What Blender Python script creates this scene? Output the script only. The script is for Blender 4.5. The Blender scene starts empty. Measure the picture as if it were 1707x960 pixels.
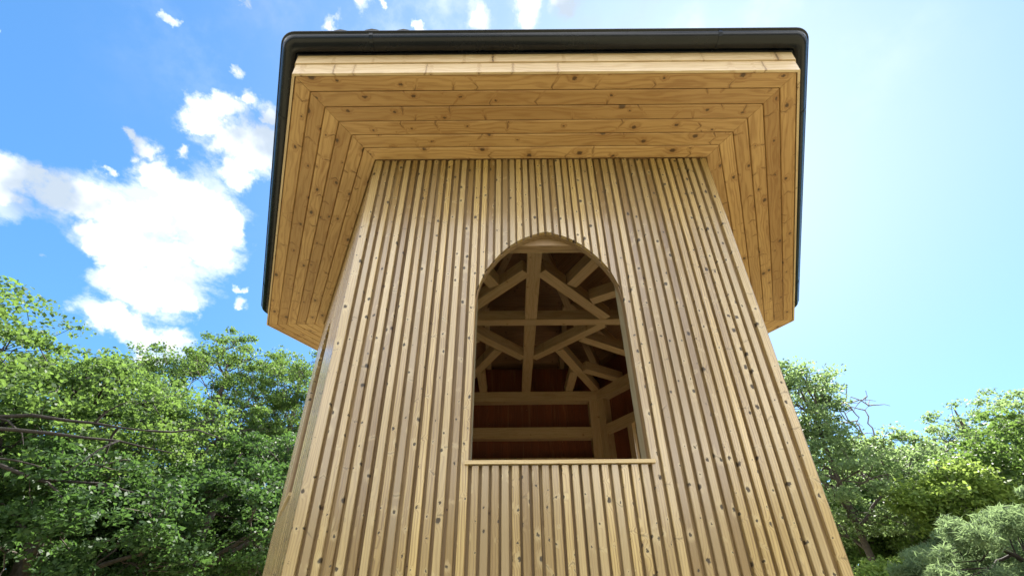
import bpy, math, random
import numpy as np
from mathutils import Matrix, Vector

random.seed(7)
rng = np.random.default_rng(7)
sc = bpy.context.scene
col = sc.collection

# ------------------------------------------------------------------ camera
cam_d = bpy.data.cameras.new("camera")
cam = bpy.data.objects.new("camera", cam_d)
col.objects.link(cam)
EYE = 1.6
Rv = Vector((1.0, 0.0032, -0.0078)).normalized()
Fv = Vector((0.0008, 0.8799, 0.4752)).normalized()
Fv = (Fv - Rv * Fv.dot(Rv)).normalized()
Uv = Rv.cross(Fv).normalized()
M = Matrix(((Rv.x, Uv.x, -Fv.x, 0), (Rv.y, Uv.y, -Fv.y, 0), (Rv.z, Uv.z, -Fv.z, EYE), (0, 0, 0, 1)))
cam.matrix_world = M
cam_d.sensor_width = 36
cam_d.lens = 14.706
cam_d.shift_y = 0.0776
cam_d.clip_start = 0.05
cam_d.clip_end = 3000
sc.camera = cam

# ------------------------------------------------------------------ light
SUN_EL, SUN_AZ = 49.0, 32.0          # degrees; azimuth from +Y towards +X
sd = Vector((math.sin(math.radians(SUN_AZ)) * math.cos(math.radians(SUN_EL)),
             math.cos(math.radians(SUN_AZ)) * math.cos(math.radians(SUN_EL)),
             math.sin(math.radians(SUN_EL))))
sun_d = bpy.data.lights.new("sun", 'SUN')
sun_d.energy = 5.0
sun_d.angle = math.radians(0.53)
sun_d.color = (1.0, 0.95, 0.87)
sun = bpy.data.objects.new("sun", sun_d)
col.objects.link(sun)
sun.rotation_euler = sd.to_track_quat('Z', 'Y').to_euler()

sc.view_settings.view_transform = 'Standard'
sc.view_settings.look = 'None'
sc.view_settings.gamma = 1
sc.view_settings.exposure = 1.95
sc.view_settings.use_curve_mapping = False

world = bpy.data.worlds.new("World")
sc.world = world
world.use_nodes = True


class NT:
    """tiny helper for building node trees"""
    def __init__(self, tree):
        self.t = tree
        tree.nodes.clear()

    def n(self, kind, **kw):
        nd = self.t.nodes.new(kind)
        for k, v in kw.items():
            if k.startswith('i_'):
                nd.inputs[k[2:].replace('_', ' ')].default_value = v
            else:
                setattr(nd, k, v)
        return nd

    def put(self, sock, v):
        if isinstance(v, bpy.types.NodeSocket):
            self.t.links.new(v, sock)
        elif v is not None:
            sock.default_value = v

    def m(self, op, a, b=None, c=None, clamp=False):
        nd = self.n('ShaderNodeMath', operation=op, use_clamp=clamp)
        for s, v in zip(nd.inputs, (a, b, c)):
            self.put(s, v)
        return nd.outputs[0]

    def v(self, op, a, b=None, scale=None):
        nd = self.n('ShaderNodeVectorMath', operation=op)
        self.put(nd.inputs[0], a)
        if b is not None:
            self.put(nd.inputs[1], b)
        if scale is not None:
            self.put(nd.inputs['Scale'], scale)
        return nd.outputs['Value'] if op in ('LENGTH', 'DOT_PRODUCT', 'DISTANCE') else nd.outputs['Vector']

    def ss(self, val, lo, hi, a=0.0, b=1.0, kind='SMOOTHSTEP'):
        nd = self.n('ShaderNodeMapRange', interpolation_type=kind, clamp=True)
        self.put(nd.inputs['Value'], val)
        self.put(nd.inputs['From Min'], lo)
        self.put(nd.inputs['From Max'], hi)
        self.put(nd.inputs['To Min'], a)
        self.put(nd.inputs['To Max'], b)
        return nd.outputs['Result']

    def mix(self, f, a, b, blend='MIX'):
        nd = self.n('ShaderNodeMix', data_type='RGBA', blend_type=blend)
        self.put(nd.inputs[0], f)
        self.put(nd.inputs[6], a)
        self.put(nd.inputs[7], b)
        return nd.outputs[2]

    def noise(self, vec, scale, detail=4, rough=0.55, out=0, dist=0.0):
        nd = self.n('ShaderNodeTexNoise')
        self.put(nd.inputs['Vector'], vec)
        nd.inputs['Scale'].default_value = scale
        nd.inputs['Detail'].default_value = detail
        nd.inputs['Roughness'].default_value = rough
        nd.inputs['Distortion'].default_value = dist
        return nd.outputs[out]


def azel(a, e):
    a, e = math.radians(a), math.radians(e)
    return (math.sin(a) * math.cos(e), math.cos(a) * math.cos(e), math.sin(e))


# sky with clouds (direction based)
w = NT(world.node_tree)
tc = w.n('ShaderNodeTexCoord')
P = w.v('NORMALIZE', tc.outputs['Generated'])
sky = w.n('ShaderNodeTexSky', sky_type='NISHITA', sun_disc=False,
          sun_elevation=math.radians(SUN_EL), sun_rotation=math.radians(SUN_AZ),
          altitude=100, air_density=1.0, dust_density=0.7, ozone_density=1.6)
SKYCLOUDS = []   # (azimuth, elevation, radius deg, stretch) filled below
hs = w.n('ShaderNodeHueSaturation', i_Saturation=1.12, i_Value=1.0)
sg_ = w.n('ShaderNodeGamma', i_Gamma=0.62)
w.put(sg_.inputs['Color'], sky.outputs[0])
w.put(hs.inputs['Color'], w.v('MULTIPLY', sg_.outputs[0], (0.64, 0.97, 1.33)))
n1 = w.noise(P, 5.0, 7, 0.6, out=1)
warp = w.v('SCALE', w.v('SUBTRACT', n1, (0.5, 0.5, 0.5)), scale=0.075)
n1b = w.noise(P, 24.0, 5, 0.6, out=1)
warp2 = w.v('SCALE', w.v('SUBTRACT', n1b, (0.5, 0.5, 0.5)), scale=0.06)
Pw = w.v('ADD', w.v('ADD', P, warp), warp2)
CL = [  # azimuth, elevation, radius in degrees
    (-60.8, 32.6, 2.3), (-58.5, 33.3, 2.31), (-56.0, 34.1, 2.61), (-53.3, 35.2, 3.03), (-50.5, 36.5, 3.49), (-47.6, 38.4, 3.4),
    (-44.7, 38.1, 2.95), (-50.3, 32.5, 3.18), (-47.2, 33.4, 3.67), (-44.5, 35.4, 2.83), (-52.8, 31.8, 2.24), (-48.1, 28.8, 2.97),
    (-45.4, 29.3, 2.84), (-50.4, 29.1, 1.79), (-43.6, 29.4, 1.63), (-47.0, 24.9, 2.25), (-44.3, 25.0, 2.03), (-49.9, 25.0, 1.76),
    (-45.1, 22.7, 1.64), (-51.7, 39.3, 1.83), (-54.2, 41.1, 1.4), (-55.6, 41.8, 0.87), (-48.6, 39.0, 1.65), (-42.9, 37.5, 1.8),
    (-50.2, 47.0, 2.14), (-47.1, 46.4, 2.71), (-44.2, 46.5, 2.81), (-44.5, 43.9, 2.23), (-42.9, 48.1, 2.12), (-49.4, 48.9, 1.5),
    (-48.0, 50.6, 1.08), (-44.9, 50.6, 1.35), (-50.3, 46.0, 1.39), (-59.9, 34.2, 1.29), (-60.1, 30.6, 1.66), (-51.1, 42.4, 0.84),
    (-55.8, 38.1, 0.57), (-51.5, 52.7, 0.66), (-36.9, 65.0, 1.31), (-32.5, 65.8, 0.95), (-40.7, 61.8, 0.74), (-8.3, 68.5, 1.66),
    (5.5, 69.0, 1.86), (17.4, 68.5, 1.62), (-38.9, 30.8, 0.94), (-39.6, 32.4, 0.56), (-60.1, 52.8, 0.63), (-52.9, 58.3, 0.58),
    (-56.2, 27.2, 0.61), (-68.1, 42.5, 0.3), (36.6, 64.9, 0.94), (-23.4, 65.8, 1.11),
]
fld = None
for a, e, r in CL:
    d = w.v('DISTANCE', Pw, azel(a, e))
    r = r * (0.82 if r < 1.5 else 1.0)
    f = w.m('SUBTRACT', 1.0, w.m('DIVIDE', d, math.radians(r)))
    fld = f if fld is None else w.m('MAXIMUM', fld, f)
n2 = w.noise(P, 13.0, 8, 0.62)
n2b = w.noise(P, 40.0, 5, 0.6)
dens = w.m('ADD', fld, w.m('MULTIPLY', w.m('SUBTRACT', n2, 0.5), 1.9))
dens = w.m('ADD', dens, w.m('MULTIPLY', w.m('SUBTRACT', n2b, 0.5), 0.6))
cmask = w.ss(dens, -0.08, 0.62)
# unseen clouds added behind the camera, to lay a sheen on the wall
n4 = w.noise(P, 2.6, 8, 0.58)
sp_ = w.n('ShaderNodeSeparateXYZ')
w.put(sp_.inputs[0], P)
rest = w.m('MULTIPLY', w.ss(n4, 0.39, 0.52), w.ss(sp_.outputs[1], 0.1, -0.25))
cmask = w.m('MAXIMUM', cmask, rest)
# thin veil towards the sun side
n3 = w.noise(P, 7.0, 6, 0.6)
veil = w.m('MULTIPLY', w.ss(n3, 0.46, 0.75), w.ss(w.v('DISTANCE', P, azel(0, 75)), 0.75, 0.1, 0, 0.45, 'LINEAR'))
cmask = w.m('MAXIMUM', cmask, veil)
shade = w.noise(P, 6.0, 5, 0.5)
ccol = w.mix(w.ss(shade, 0.36, 0.56), (1.75, 2.05, 2.4, 1), w.mix(w.ss(sp_.outputs[1], 0.2, -0.3), (4.2, 4.25, 4.3, 1), (12.0, 12.0, 12.0, 1)))  # added clouds behind the camera are made far brighter, for the wall sheen
wisp = w.m('MULTIPLY', w.ss(w.m('ADD', fld, w.m('MULTIPLY', w.m('SUBTRACT', w.noise(w.v('MULTIPLY', P, (1.0, 1.0, 2.2)), 9.0, 8, 0.65), 0.5), 2.6)), -0.25, 0.55), 0.55)
cmask = w.m('MAXIMUM', cmask, wisp)
# whitish aureole round the sun
aur = w.m('POWER', w.m('MAXIMUM', w.v('DOT_PRODUCT', P, tuple(sd)), 0.0), 6.0)
blue = w.mix(w.m('MULTIPLY', aur, 0.68), hs.outputs[0], (2.45, 2.75, 2.8, 1))
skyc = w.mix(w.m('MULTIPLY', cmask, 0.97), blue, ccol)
# brightness round the hidden sun (aureole), the same from everywhere
ang = w.v('DOT_PRODUCT', P, tuple(sd))
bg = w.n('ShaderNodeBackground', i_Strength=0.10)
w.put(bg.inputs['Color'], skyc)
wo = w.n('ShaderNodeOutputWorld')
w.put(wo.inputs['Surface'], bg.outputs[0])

# ------------------------------------------------------------------ materials
def new_mat(name):
    m = bpy.data.materials.new(name)
    m.use_nodes = True
    return m, NT(m.node_tree)


def wood(name, light, dark, knot=(0.05, 0.022, 0.01), cl=0.34, cw=0.045, kr=(0.004, 0.010), kprob=0.6,
         rough=0.42, vary=0.25, grain=90.0, tint=None, coat=0.0, stretch=1.0, stain=None, spec=0.5, spikes=0.0, pale=None):
    """sawn softwood; object X runs along the grain, Y across the board"""
    m, t = new_mat(name)
    co = t.n('ShaderNodeTexCoord').outputs['Object']
    oi = t.n('ShaderNodeObjectInfo').outputs['Random']
    off = t.n('ShaderNodeCombineXYZ')
    t.put(off.inputs[0], t.m('MULTIPLY', oi, 37.7))
    t.put(off.inputs[1], t.m('MULTIPLY', t.m('FRACT', t.m('MULTIPLY', oi, 91.3)), 11.0))
    t.put(off.inputs[2], t.m('MULTIPLY', t.m('FRACT', t.m('MULTIPLY', oi, 53.1)), 3.0))
    p = t.v('ADD', co, off.outputs[0])
    # knots
    cell = t.v('MULTIPLY', p, (1 / cl, 1 / cw, 0))
    vo = t.n('ShaderNodeTexVoronoi', voronoi_dimensions='2D', feature='F1', i_Scale=1.0, i_Randomness=0.85)
    t.put(vo.inputs['Vector'], cell)
    dv = t.v('MULTIPLY', t.v('SUBTRACT', cell, vo.outputs['Position']), (cl / stretch, cw, 0))
    wv = t.noise(p, 48.0, 3, 0.6, out=1)
    dv = t.v('ADD', dv, t.v('MULTIPLY', t.v('SUBTRACT', wv, (0.5, 0.5, 0.5)), (0.02, 0.012, 0)))
    wob = t.noise(p, 75.0, 3, 0.55)
    d = t.m('ADD', t.v('LENGTH', dv), t.m('MULTIPLY', t.m('SUBTRACT', wob, 0.5), 0.012))
    sp = t.n('ShaderNodeSeparateColor')
    t.put(sp.inputs[0], vo.outputs['Color'])
    has = t.m('LESS_THAN', sp.outputs[1], kprob)
    rad = t.m('MULTIPLY', t.ss(t.m('POWER', sp.outputs[0], 1.8), 0, 1, kr[0], kr[1], 'LINEAR'), has)
    km = t.m('MULTIPLY', t.ss(d, t.m('MULTIPLY', rad, 1.25), t.m('MULTIPLY', rad, 0.65)), has)
    halo = t.m('MULTIPLY', t.ss(d, t.m('MULTIPLY', rad, 4.2), t.m('MULTIPLY', rad, 0.8)), has)
    if spikes:      # knots sawn lengthwise run across the board as slanting streaks
        cell2 = t.v('ADD', t.v('MULTIPLY', p, (1 / 0.30, 1 / 0.11, 0)), (5.3, 2.7, 0))
        v2 = t.n('ShaderNodeTexVoronoi', voronoi_dimensions='2D', feature='F1', i_Scale=1.0, i_Randomness=0.9)
        t.put(v2.inputs['Vector'], cell2)
        dd = t.n('ShaderNodeSeparateXYZ')
        t.put(dd.inputs[0], t.v('MULTIPLY', t.v('SUBTRACT', cell2, v2.outputs['Position']), (0.30, 0.11, 0)))
        s2 = t.n('ShaderNodeSeparateColor')
        t.put(s2.inputs[0], v2.outputs['Color'])
        shear = t.m('MULTIPLY', t.m('SUBTRACT', s2.outputs[0], 0.5), 2.2)
        xx = t.m('SUBTRACT', dd.outputs[0], t.m('MULTIPLY', t.m('ABSOLUTE', dd.outputs[1]), shear))
        xx = t.m('ADD', xx, t.m('MULTIPLY', t.m('SUBTRACT', t.noise(p, 30.0, 2, 0.5), 0.5), 0.016))
        e2 = t.n('ShaderNodeCombineXYZ')
        t.put(e2.inputs[0], xx)
        t.put(e2.inputs[1], t.m('MULTIPLY', dd.outputs[1], 0.17))
        d2 = t.v('LENGTH', e2.outputs[0])
        h2 = t.m('LESS_THAN', s2.outputs[1], 0.62)
        k2 = t.m('MULTIPLY', t.ss(d2, 0.0072, 0.0024), t.m('MULTIPLY', h2, spikes))
        km = t.m('MAXIMUM', km, k2)
        halo = t.m('MAXIMUM', halo, t.m('MULTIPLY', t.ss(d2, 0.02, 0.003), t.m('MULTIPLY', h2, 0.8)))
    # growth rings
    lo = t.noise(t.v('MULTIPLY', p, (1.6, 9.0, 9.0)), 1.0, 3, 0.5)
    sx = t.n('ShaderNodeSeparateXYZ')
    t.put(sx.inputs[0], p)
    ph = t.m('ADD', t.m('MULTIPLY', sx.outputs[1], grain * 2.6),
             t.m('ADD', t.m('MULTIPLY', lo, 34.0), t.m('MULTIPLY', halo, 7.0)))
    ph = t.m('ADD', ph, t.m('MULTIPLY', sx.outputs[2], grain * 1.3))
    ring = t.m('POWER', t.m('ADD', t.m('MULTIPLY', t.m('SINE', ph), 0.5), 0.5), 2.2)
    fine = t.noise(t.v('MULTIPLY', p, (2.5, 130.0, 130.0)), 1.0, 3, 0.6)
    big = t.noise(t.v('MULTIPLY', p, (0.9, 5.0, 5.0)), 1.0, 3, 0.55)
    g = t.m('ADD', t.m('MULTIPLY', ring, 0.55), t.m('MULTIPLY', t.ss(fine, 0.3, 0.75), 0.42))
    g = t.m('ADD', g, t.m('MULTIPLY', t.m('SUBTRACT', big, 0.5), 1.3), clamp=True)
    c = t.mix(g, light + (1,), dark + (1,))
    # board to board tone
    r2 = t.m('FRACT', t.m('MULTIPLY', oi, 7.77))
    c = t.mix(t.m('MULTIPLY', r2, vary), c, tuple(x * y for x, y in zip(dark, (0.75, 0.7, 0.62))) + (1,))
    if tint:
        r3 = t.m('FRACT', t.m('MULTIPLY', oi, 23.31))
        c = t.mix(t.ss(r3, 0.45, 1.0, 0, 0.55, 'LINEAR'), c, tint + (1,))
    if stain:
        s = t.noise(t.v('MULTIPLY', p, (1.2, 14.0, 14.0)), 1.0, 4, 0.6)
        c = t.mix(t.ss(s, 0.56, 0.72, 0, 0.6), c, stain + (1,))
    if pale:
        c = t.mix(t.m('MULTIPLY', t.m('MULTIPLY', halo, t.ss(sp.outputs[2], 0.3, 0.6)), 0.4), c, pale + (1,))
    else:
        c = t.mix(t.m('MULTIPLY', halo, 0.45), c, tuple(x * y for x, y in zip(dark, (0.72, 0.58, 0.45))) + (1,))
    c = t.mix(t.m('MULTIPLY', km, 0.92), c, knot + (1,))
    b = t.n('ShaderNodeBsdfPrincipled')
    t.put(b.inputs['Base Color'], c)
    t.put(b.inputs['Roughness'], t.m('ADD', rough - 0.08, t.m('MULTIPLY', fine, 0.2)))
    b.inputs['Specular IOR Level'].default_value = spec
    t.put(b.inputs['Coat Weight'], t.m('MULTIPLY', t.m('SUBTRACT', 1.0, km), coat))
    b.inputs['Coat Roughness'].default_value = 0.2
    b.inputs['Coat IOR'].default_value = 1.6
    bp = t.n('ShaderNodeBump', i_Strength=0.35, i_Distance=0.004)
    t.put(bp.inputs['Height'], t.m('ADD', t.m('MULTIPLY', g, 0.35), t.m('MULTIPLY', km, -0.4)))
    t.put(b.inputs['Normal'], bp.outputs[0])
    o = t.n('ShaderNodeOutputMaterial')
    t.put(o.inputs[0], b.outputs[0])
    return m


def plain(name, color, rough=0.6, metal=0.0, color2=None, nscale=8.0, bump=0.0, spec=0.5):
    m, t = new_mat(name)
    co = t.n('ShaderNodeTexCoord').outputs['Object']
    b = t.n('ShaderNodeBsdfPrincipled')
    nz = t.noise(co, nscale, 5, 0.6)
    t.put(b.inputs['Base Color'], t.mix(t.ss(nz, 0.3, 0.7), color + (1,), (color2 or color) + (1,)))
    t.put(b.inputs['Roughness'], t.m('ADD', rough - 0.05, t.m('MULTIPLY', nz, 0.1)))
    b.inputs['Metallic'].default_value = metal
    b.inputs['Specular IOR Level'].default_value = spec
    if bump:
        bp = t.n('ShaderNodeBump', i_Strength=0.5, i_Distance=bump)
        t.put(bp.inputs['Height'], nz)
        t.put(b.inputs['Normal'], bp.outputs[0])
    o = t.n('ShaderNodeOutputMaterial')
    t.put(o.inputs[0], b.outputs[0])
    return m


def leaf_mat(name, c1, c2, trans, tw=0.45, rough=0.55):
    m, t = new_mat(name)
    at = t.n('ShaderNodeAttribute', attribute_name='tone')
    col_ = t.mix(at.outputs['Fac'], c1 + (1,), c2 + (1,))
    b = t.n('ShaderNodeBsdfPrincipled', i_Roughness=rough)
    b.inputs['Specular IOR Level'].default_value = 0.25
    t.put(b.inputs['Base Color'], col_)
    tr = t.n('ShaderNodeBsdfTranslucent')
    t.put(tr.inputs['Color'], t.mix(at.outputs['Fac'], tuple(x * 0.7 for x in trans) + (1,), trans + (1,)))
    mx = t.n('ShaderNodeMixShader', i_Fac=tw)
    t.put(mx.inputs[1], b.outputs[0])
    t.put(mx.inputs[2], tr.outputs[0])
    o = t.n('ShaderNodeOutputMaterial')
    t.put(o.inputs[0], mx.outputs[0])
    return m


M_BAT = wood("batten_pine", (0.50, 0.355, 0.135), (0.20, 0.12, 0.037), knot=(0.020, 0.011, 0.006), pale=(0.50, 0.39, 0.20), grain=175.0, cl=0.125, cw=0.045, kr=(0.0028, 0.0115), kprob=0.6, spikes=0.45, stretch=1.35,
             rough=0.5, vary=1.0, tint=(0.40, 0.30, 0.155), coat=1.0)
M_BACK = wood("backing_pine", (0.33, 0.225, 0.105), (0.18, 0.11, 0.045), cl=0.4, cw=0.1, rough=0.55, vary=0.8)
M_SOF = wood("soffit_pine", (0.54, 0.34, 0.145), (0.32, 0.17, 0.062), knot=(0.07, 0.035, 0.016), cl=0.36, cw=0.105,
             kr=(0.005, 0.017), kprob=0.85, rough=0.45, vary=0.5, grain=60, stretch=1.5, spikes=0.6)
M_FAS = wood("fascia_pine", (0.60, 0.46, 0.28), (0.46, 0.32, 0.17), knot=(0.10, 0.06, 0.03), cl=0.45, cw=0.11,
             kr=(0.005, 0.012), rough=0.4, vary=0.2, coat=0.3, spikes=0.6)
M_BEAM = wood("beam_timber", (0.58, 0.43, 0.235), (0.45, 0.31, 0.15), knot=(0.15, 0.08, 0.035), cl=0.6, cw=0.14,
              kr=(0.004, 0.009), kprob=0.5, rough=0.6, vary=0.2, grain=50)
M_DECK = wood("roof_boarding", (0.34, 0.19, 0.085), (0.22, 0.11, 0.045), cl=0.4, cw=0.1, rough=0.6, vary=0.35, grain=60)
M_SILL = wood("sill_pine", (0.52, 0.40, 0.22), (0.40, 0.28, 0.13), rough=0.5, vary=0.2)
M_EDGE = wood("edge_shade_brown", (0.26, 0.17, 0.085), (0.16, 0.095, 0.04), rough=0.6, kprob=0.2)  # brown darkened so the side window slot gets its shade from the colour
M_FLO = wood("floor_boards", (0.72, 0.60, 0.42), (0.6, 0.46, 0.3), rough=0.6, vary=0.2)
M_RED = wood("red_brown_boarding", (0.22, 0.062, 0.022), (0.12, 0.03, 0.012), knot=(0.30, 0.14, 0.05), cl=0.5, cw=0.1,
             rough=0.55, vary=0.45, stain=(0.26, 0.12, 0.05))
M_LIN = wood("lining_greyed", (0.32, 0.275, 0.18), (0.25, 0.205, 0.125), cl=1.5, cw=0.3, kprob=0.2, rough=0.5, vary=0.1,
             grain=30)
M_GUT = plain("anthracite_sheet", (0.004, 0.005, 0.008), 0.26, 0.0, (0.007, 0.008, 0.011), 5.0, spec=0.28)
M_TILE = plain("grey_tile", (0.07, 0.065, 0.065), 0.7, 0.0, (0.11, 0.1, 0.095), 14.0, 0.004)
M_BARK = plain("bark", (0.045, 0.035, 0.026), 0.9, 0.0, (0.09, 0.075, 0.06), 22.0, 0.03)
M_BARK2 = plain("dark_bark", (0.014, 0.011, 0.009), 0.9, 0.0, (0.035, 0.028, 0.022), 22.0, 0.03)
M_DEAD = plain("bleached_wood", (0.22, 0.19, 0.17), 0.9, 0.0, (0.13, 0.11, 0.10), 16.0, 0.02)
M_GRND = plain("trodden_ground", (0.30, 0.25, 0.17), 0.95, 0.0, (0.20, 0.20, 0.09), 0.6, 0.05)

# ------------------------------------------------------------------ ground
def mesh_obj(name, V, F, mat, parent=None, smooth=False):
    me = bpy.data.meshes.new(name)
    me.from_pydata([tuple(v) for v in V], [], F)
    me.materials.append(mat)
    if smooth:
        me.polygons.foreach_set('use_smooth', [True] * len(me.polygons))
    o = bpy.data.objects.new(name, me)
    col.objects.link(o)
    if parent:
        o.parent = parent
    return o


gv, gf = [], []
NR, NA = 26, 48
for i in range(NR):
    r = 0 if i == 0 else 2.0 * (1.32 ** i)
    for j in range(NA):
        a = 2 * math.pi * j / NA
        h = 0.0 if r < 9 else 0.25 * math.sin(r * 0.21 + 3 * a) * min(1, (r - 9) / 20)
        gv.append((r * math.cos(a), r * math.sin(a) + 4, h))
for i in range(NR - 1):
    for j in range(NA):
        k = (j + 1) % NA
        gf.append((i * NA + j, i * NA + k, (i + 1) * NA + k, (i + 1) * NA + j)[::-1])
ground = mesh_obj('ground', gv, gf, M_GRND)
ground['kind'] = 'structure'

# ------------------------------------------------------------------ tower
tower = bpy.data.objects.new('wooden_tower', None)
tower.location = (0.243, 4.3655, 0)
col.objects.link(tower)
tower['label'] = 'hexagonal larch-coloured wooden tower with vertical battens, pointed arch window and wide boarded eaves'
tower['category'] = 'tower'

T30 = math.tan(math.radians(30))
AP = 2.2486                 # apothem of the batten faces
AP_E = 2.877                # apothem of the eaves
Z_S = EYE + 3.0             # soffit height


def frame(k):
    ph = math.radians(-90 + 60 * k)
    n = Vector((math.cos(ph), math.sin(ph), 0))
    t = Vector((-math.sin(ph), math.cos(ph), 0))
    return n, t


def part(name, V, F, mat, origin, ax, ay, parent=tower):
    """V in tower space -> object whose local X is ax (along the grain)"""
    ax = ax.normalized()
    az = ax.cross(ay).normalized()
    ay = az.cross(ax).normalized()
    Mx = Matrix(((ax.x, ay.x, az.x, origin.x), (ax.y, ay.y, az.y, origin.y), (ax.z, ay.z, az.z, origin.z), (0, 0, 0, 1)))
    inv = Mx.inverted()
    me = bpy.data.meshes.new(name)
    me.from_pydata([tuple(inv @ Vector(v)) for v in V], [], F)
    me.materials.append(mat)
    me.validate()
    o = bpy.data.objects.new(name, me)
    col.objects.link(o)
    o.parent = parent
    o.matrix_local = Mx
    return o


def face_pt(k, a, u, z):
    n, t = frame(k)
    return n * a + t * u + Vector((0, 0, z))


def prism(name, k, poly, a0, a1, mat, along='u', parent=tower, origin=None):
    """poly: (u, z) outline on face k, extruded from apothem a0 (inner) to a1 (outer)"""
    N = len(poly)
    V = [face_pt(k, a1, u, z) for u, z in poly] + [face_pt(k, a0, u, z) for u, z in poly]
    F = [tuple(range(N)), tuple(range(2 * N - 1, N - 1, -1))]
    F += [(i, i + N, (i + 1) % N + N, (i + 1) % N) for i in range(N)]
    n, t = frame(k)
    cu = sum(p[0] for p in poly) / N
    cz = sum(p[1] for p in poly) / N
    og = face_pt(k, a1, cu, cz) if origin is None else origin
    up = Vector((0, 0, 1))
    if along == 'u':
        return part(name, V, F, mat, og, t, up, parent)
    return part(name, V, F, mat, og, up, t, parent)


def strip(name, k, a0, a1, z0, z1, mat, gap=0.001, parent=tower):
    """full-length mitred member of face k between apothems a0<a1"""
    V = []
    for z in (z0, z1):
        for a in (a0, a1):
            h = a * T30 - gap
            V += [face_pt(k, a, -h, z), face_pt(k, a, h, z)]
    F = [(0, 2, 3, 1), (4, 5, 7, 6), (0, 1, 5, 4), (2, 6, 7, 3), (0, 4, 6, 2), (1, 3, 7, 5)]
    n, t = frame(k)
    return part(name, V, F, mat, face_pt(k, (a0 + a1) / 2, 0, z0), t, n, parent)


def soffit_strip(k, a0, a1, z0, z1):
    c = 0.0055
    prof = [(a0, z0 + c), (a0 + c, z0), (a1 - c, z0), (a1, z0 + c), (a1, z1), (a0, z1)]
    V = [face_pt(k, a, -(a * T30 - 0.0014), z) for a, z in prof] + [face_pt(k, a, a * T30 - 0.0014, z) for a, z in prof]
    F = [tuple(range(5, -1, -1)), tuple(range(6, 12))] + [(i, (i + 1) % 6, (i + 1) % 6 + 6, i + 6) for i in range(6)]
    n, t = frame(k)
    return part('soffit_board', V, F, M_SOF, face_pt(k, (a0 + a1) / 2, 0, z0), t, n)


def beam(name, p0, p1, wd, ht, mat, parent=tower, up=Vector((0, 0, 1))):
    """box along p0->p1; the line runs along the middle of its underside"""
    ax = (p1 - p0).normalized()
    sd_ = ax.cross(up).normalized()
    uz = sd_.cross(ax).normalized()
    V = []
    for p in (p0, p1):
        for s, h in ((-1, 0), (1, 0), (1, 1), (-1, 1)):
            V.append(p + sd_ * (s * wd / 2) + uz * (h * ht))
    F = [(0, 3, 2, 1), (4, 5, 6, 7), (0, 1, 5, 4), (1, 2, 6, 5), (2, 3, 7, 6), (3, 0, 4, 7)]
    return part(name, V, F, mat, p0, ax, sd_, parent)


# window arch -------------------------------------------------------------
AR_U = [0, .04, .115, .18, .25, .315, .375, .41, .438, .455, .464, .467]
AR_Z = [2.216, 2.206, 2.176, 2.140, 2.084, 2.012, 1.925, 1.862, 1.790, 1.72, 1.64, 1.55]
SILL = EYE + 0.60


def arch_z(u, grow=0.0):
    s = (0.467 + grow) / 0.467
    return EYE + 1.55 + (float(np.interp(min(abs(u) / s, .467), AR_U, AR_Z)) - 1.55) * (0.66 + grow) / 0.66


def arch_pts(grow=0.0, n=12):
    s = (0.467 + grow) / 0.467
    pts = []
    for u in AR_U[::-1]:
        pts.append((-u * s, arch_z(-u * s, grow)))
    for u in AR_U[1:]:
        pts.append((u * s, arch_z(u * s, grow)))
    return pts            # from left spring over the top to the right spring


HAS_WIN = {0, 5, 2}
NB = 48
PITCH = AP * T30 * 2 / NB
stuff_parts = {}


def put_piece(single, name, k, poly, a0, a1, mat):
    if single:
        prism(name, k, poly, a0, a1, mat, along='z', origin=face_pt(k, a1, poly[0][0], poly[0][1]))
    else:
        stuff_parts.setdefault((name, k), []).append((poly, a0, a1))


def chamfer_batten(k, u0, u1, zb0, zb1, zt, a1):
    """batten with eased front edges; bottom may follow the arch"""
    c, a0 = 0.003, AP - 0.024
    prof = [(u0, a0), (u1, a0), (u1, a1 - c), (u1 - c, a1), (u0 + c, a1), (u0, a1 - c)]
    V = []
    for (u, a) in prof:
        f = (u - u0) / (u1 - u0)
        V.append(face_pt(k, a, u, zb0 + (zb1 - zb0) * f))
    for (u, a) in prof:
        V.append(face_pt(k, a, u, zt))
    N = 6
    F = [tuple(range(N - 1, -1, -1)), tuple(range(N, 2 * N))]
    F += [(i, (i + 1) % N, (i + 1) % N + N, i + N) for i in range(N)]
    n, t = frame(k)
    # origin at a random height inside the batten, so that knots do not line up
    return part('batten', V, F, M_BAT, face_pt(k, a1, (u0 + u1) / 2, zb0), Vector((0, 0, 1)), t)


def cut_spans(uc, grow):
    """vertical intervals of a strip at u=uc on a face with a window"""
    return abs(uc) < 0.467 + grow


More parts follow.
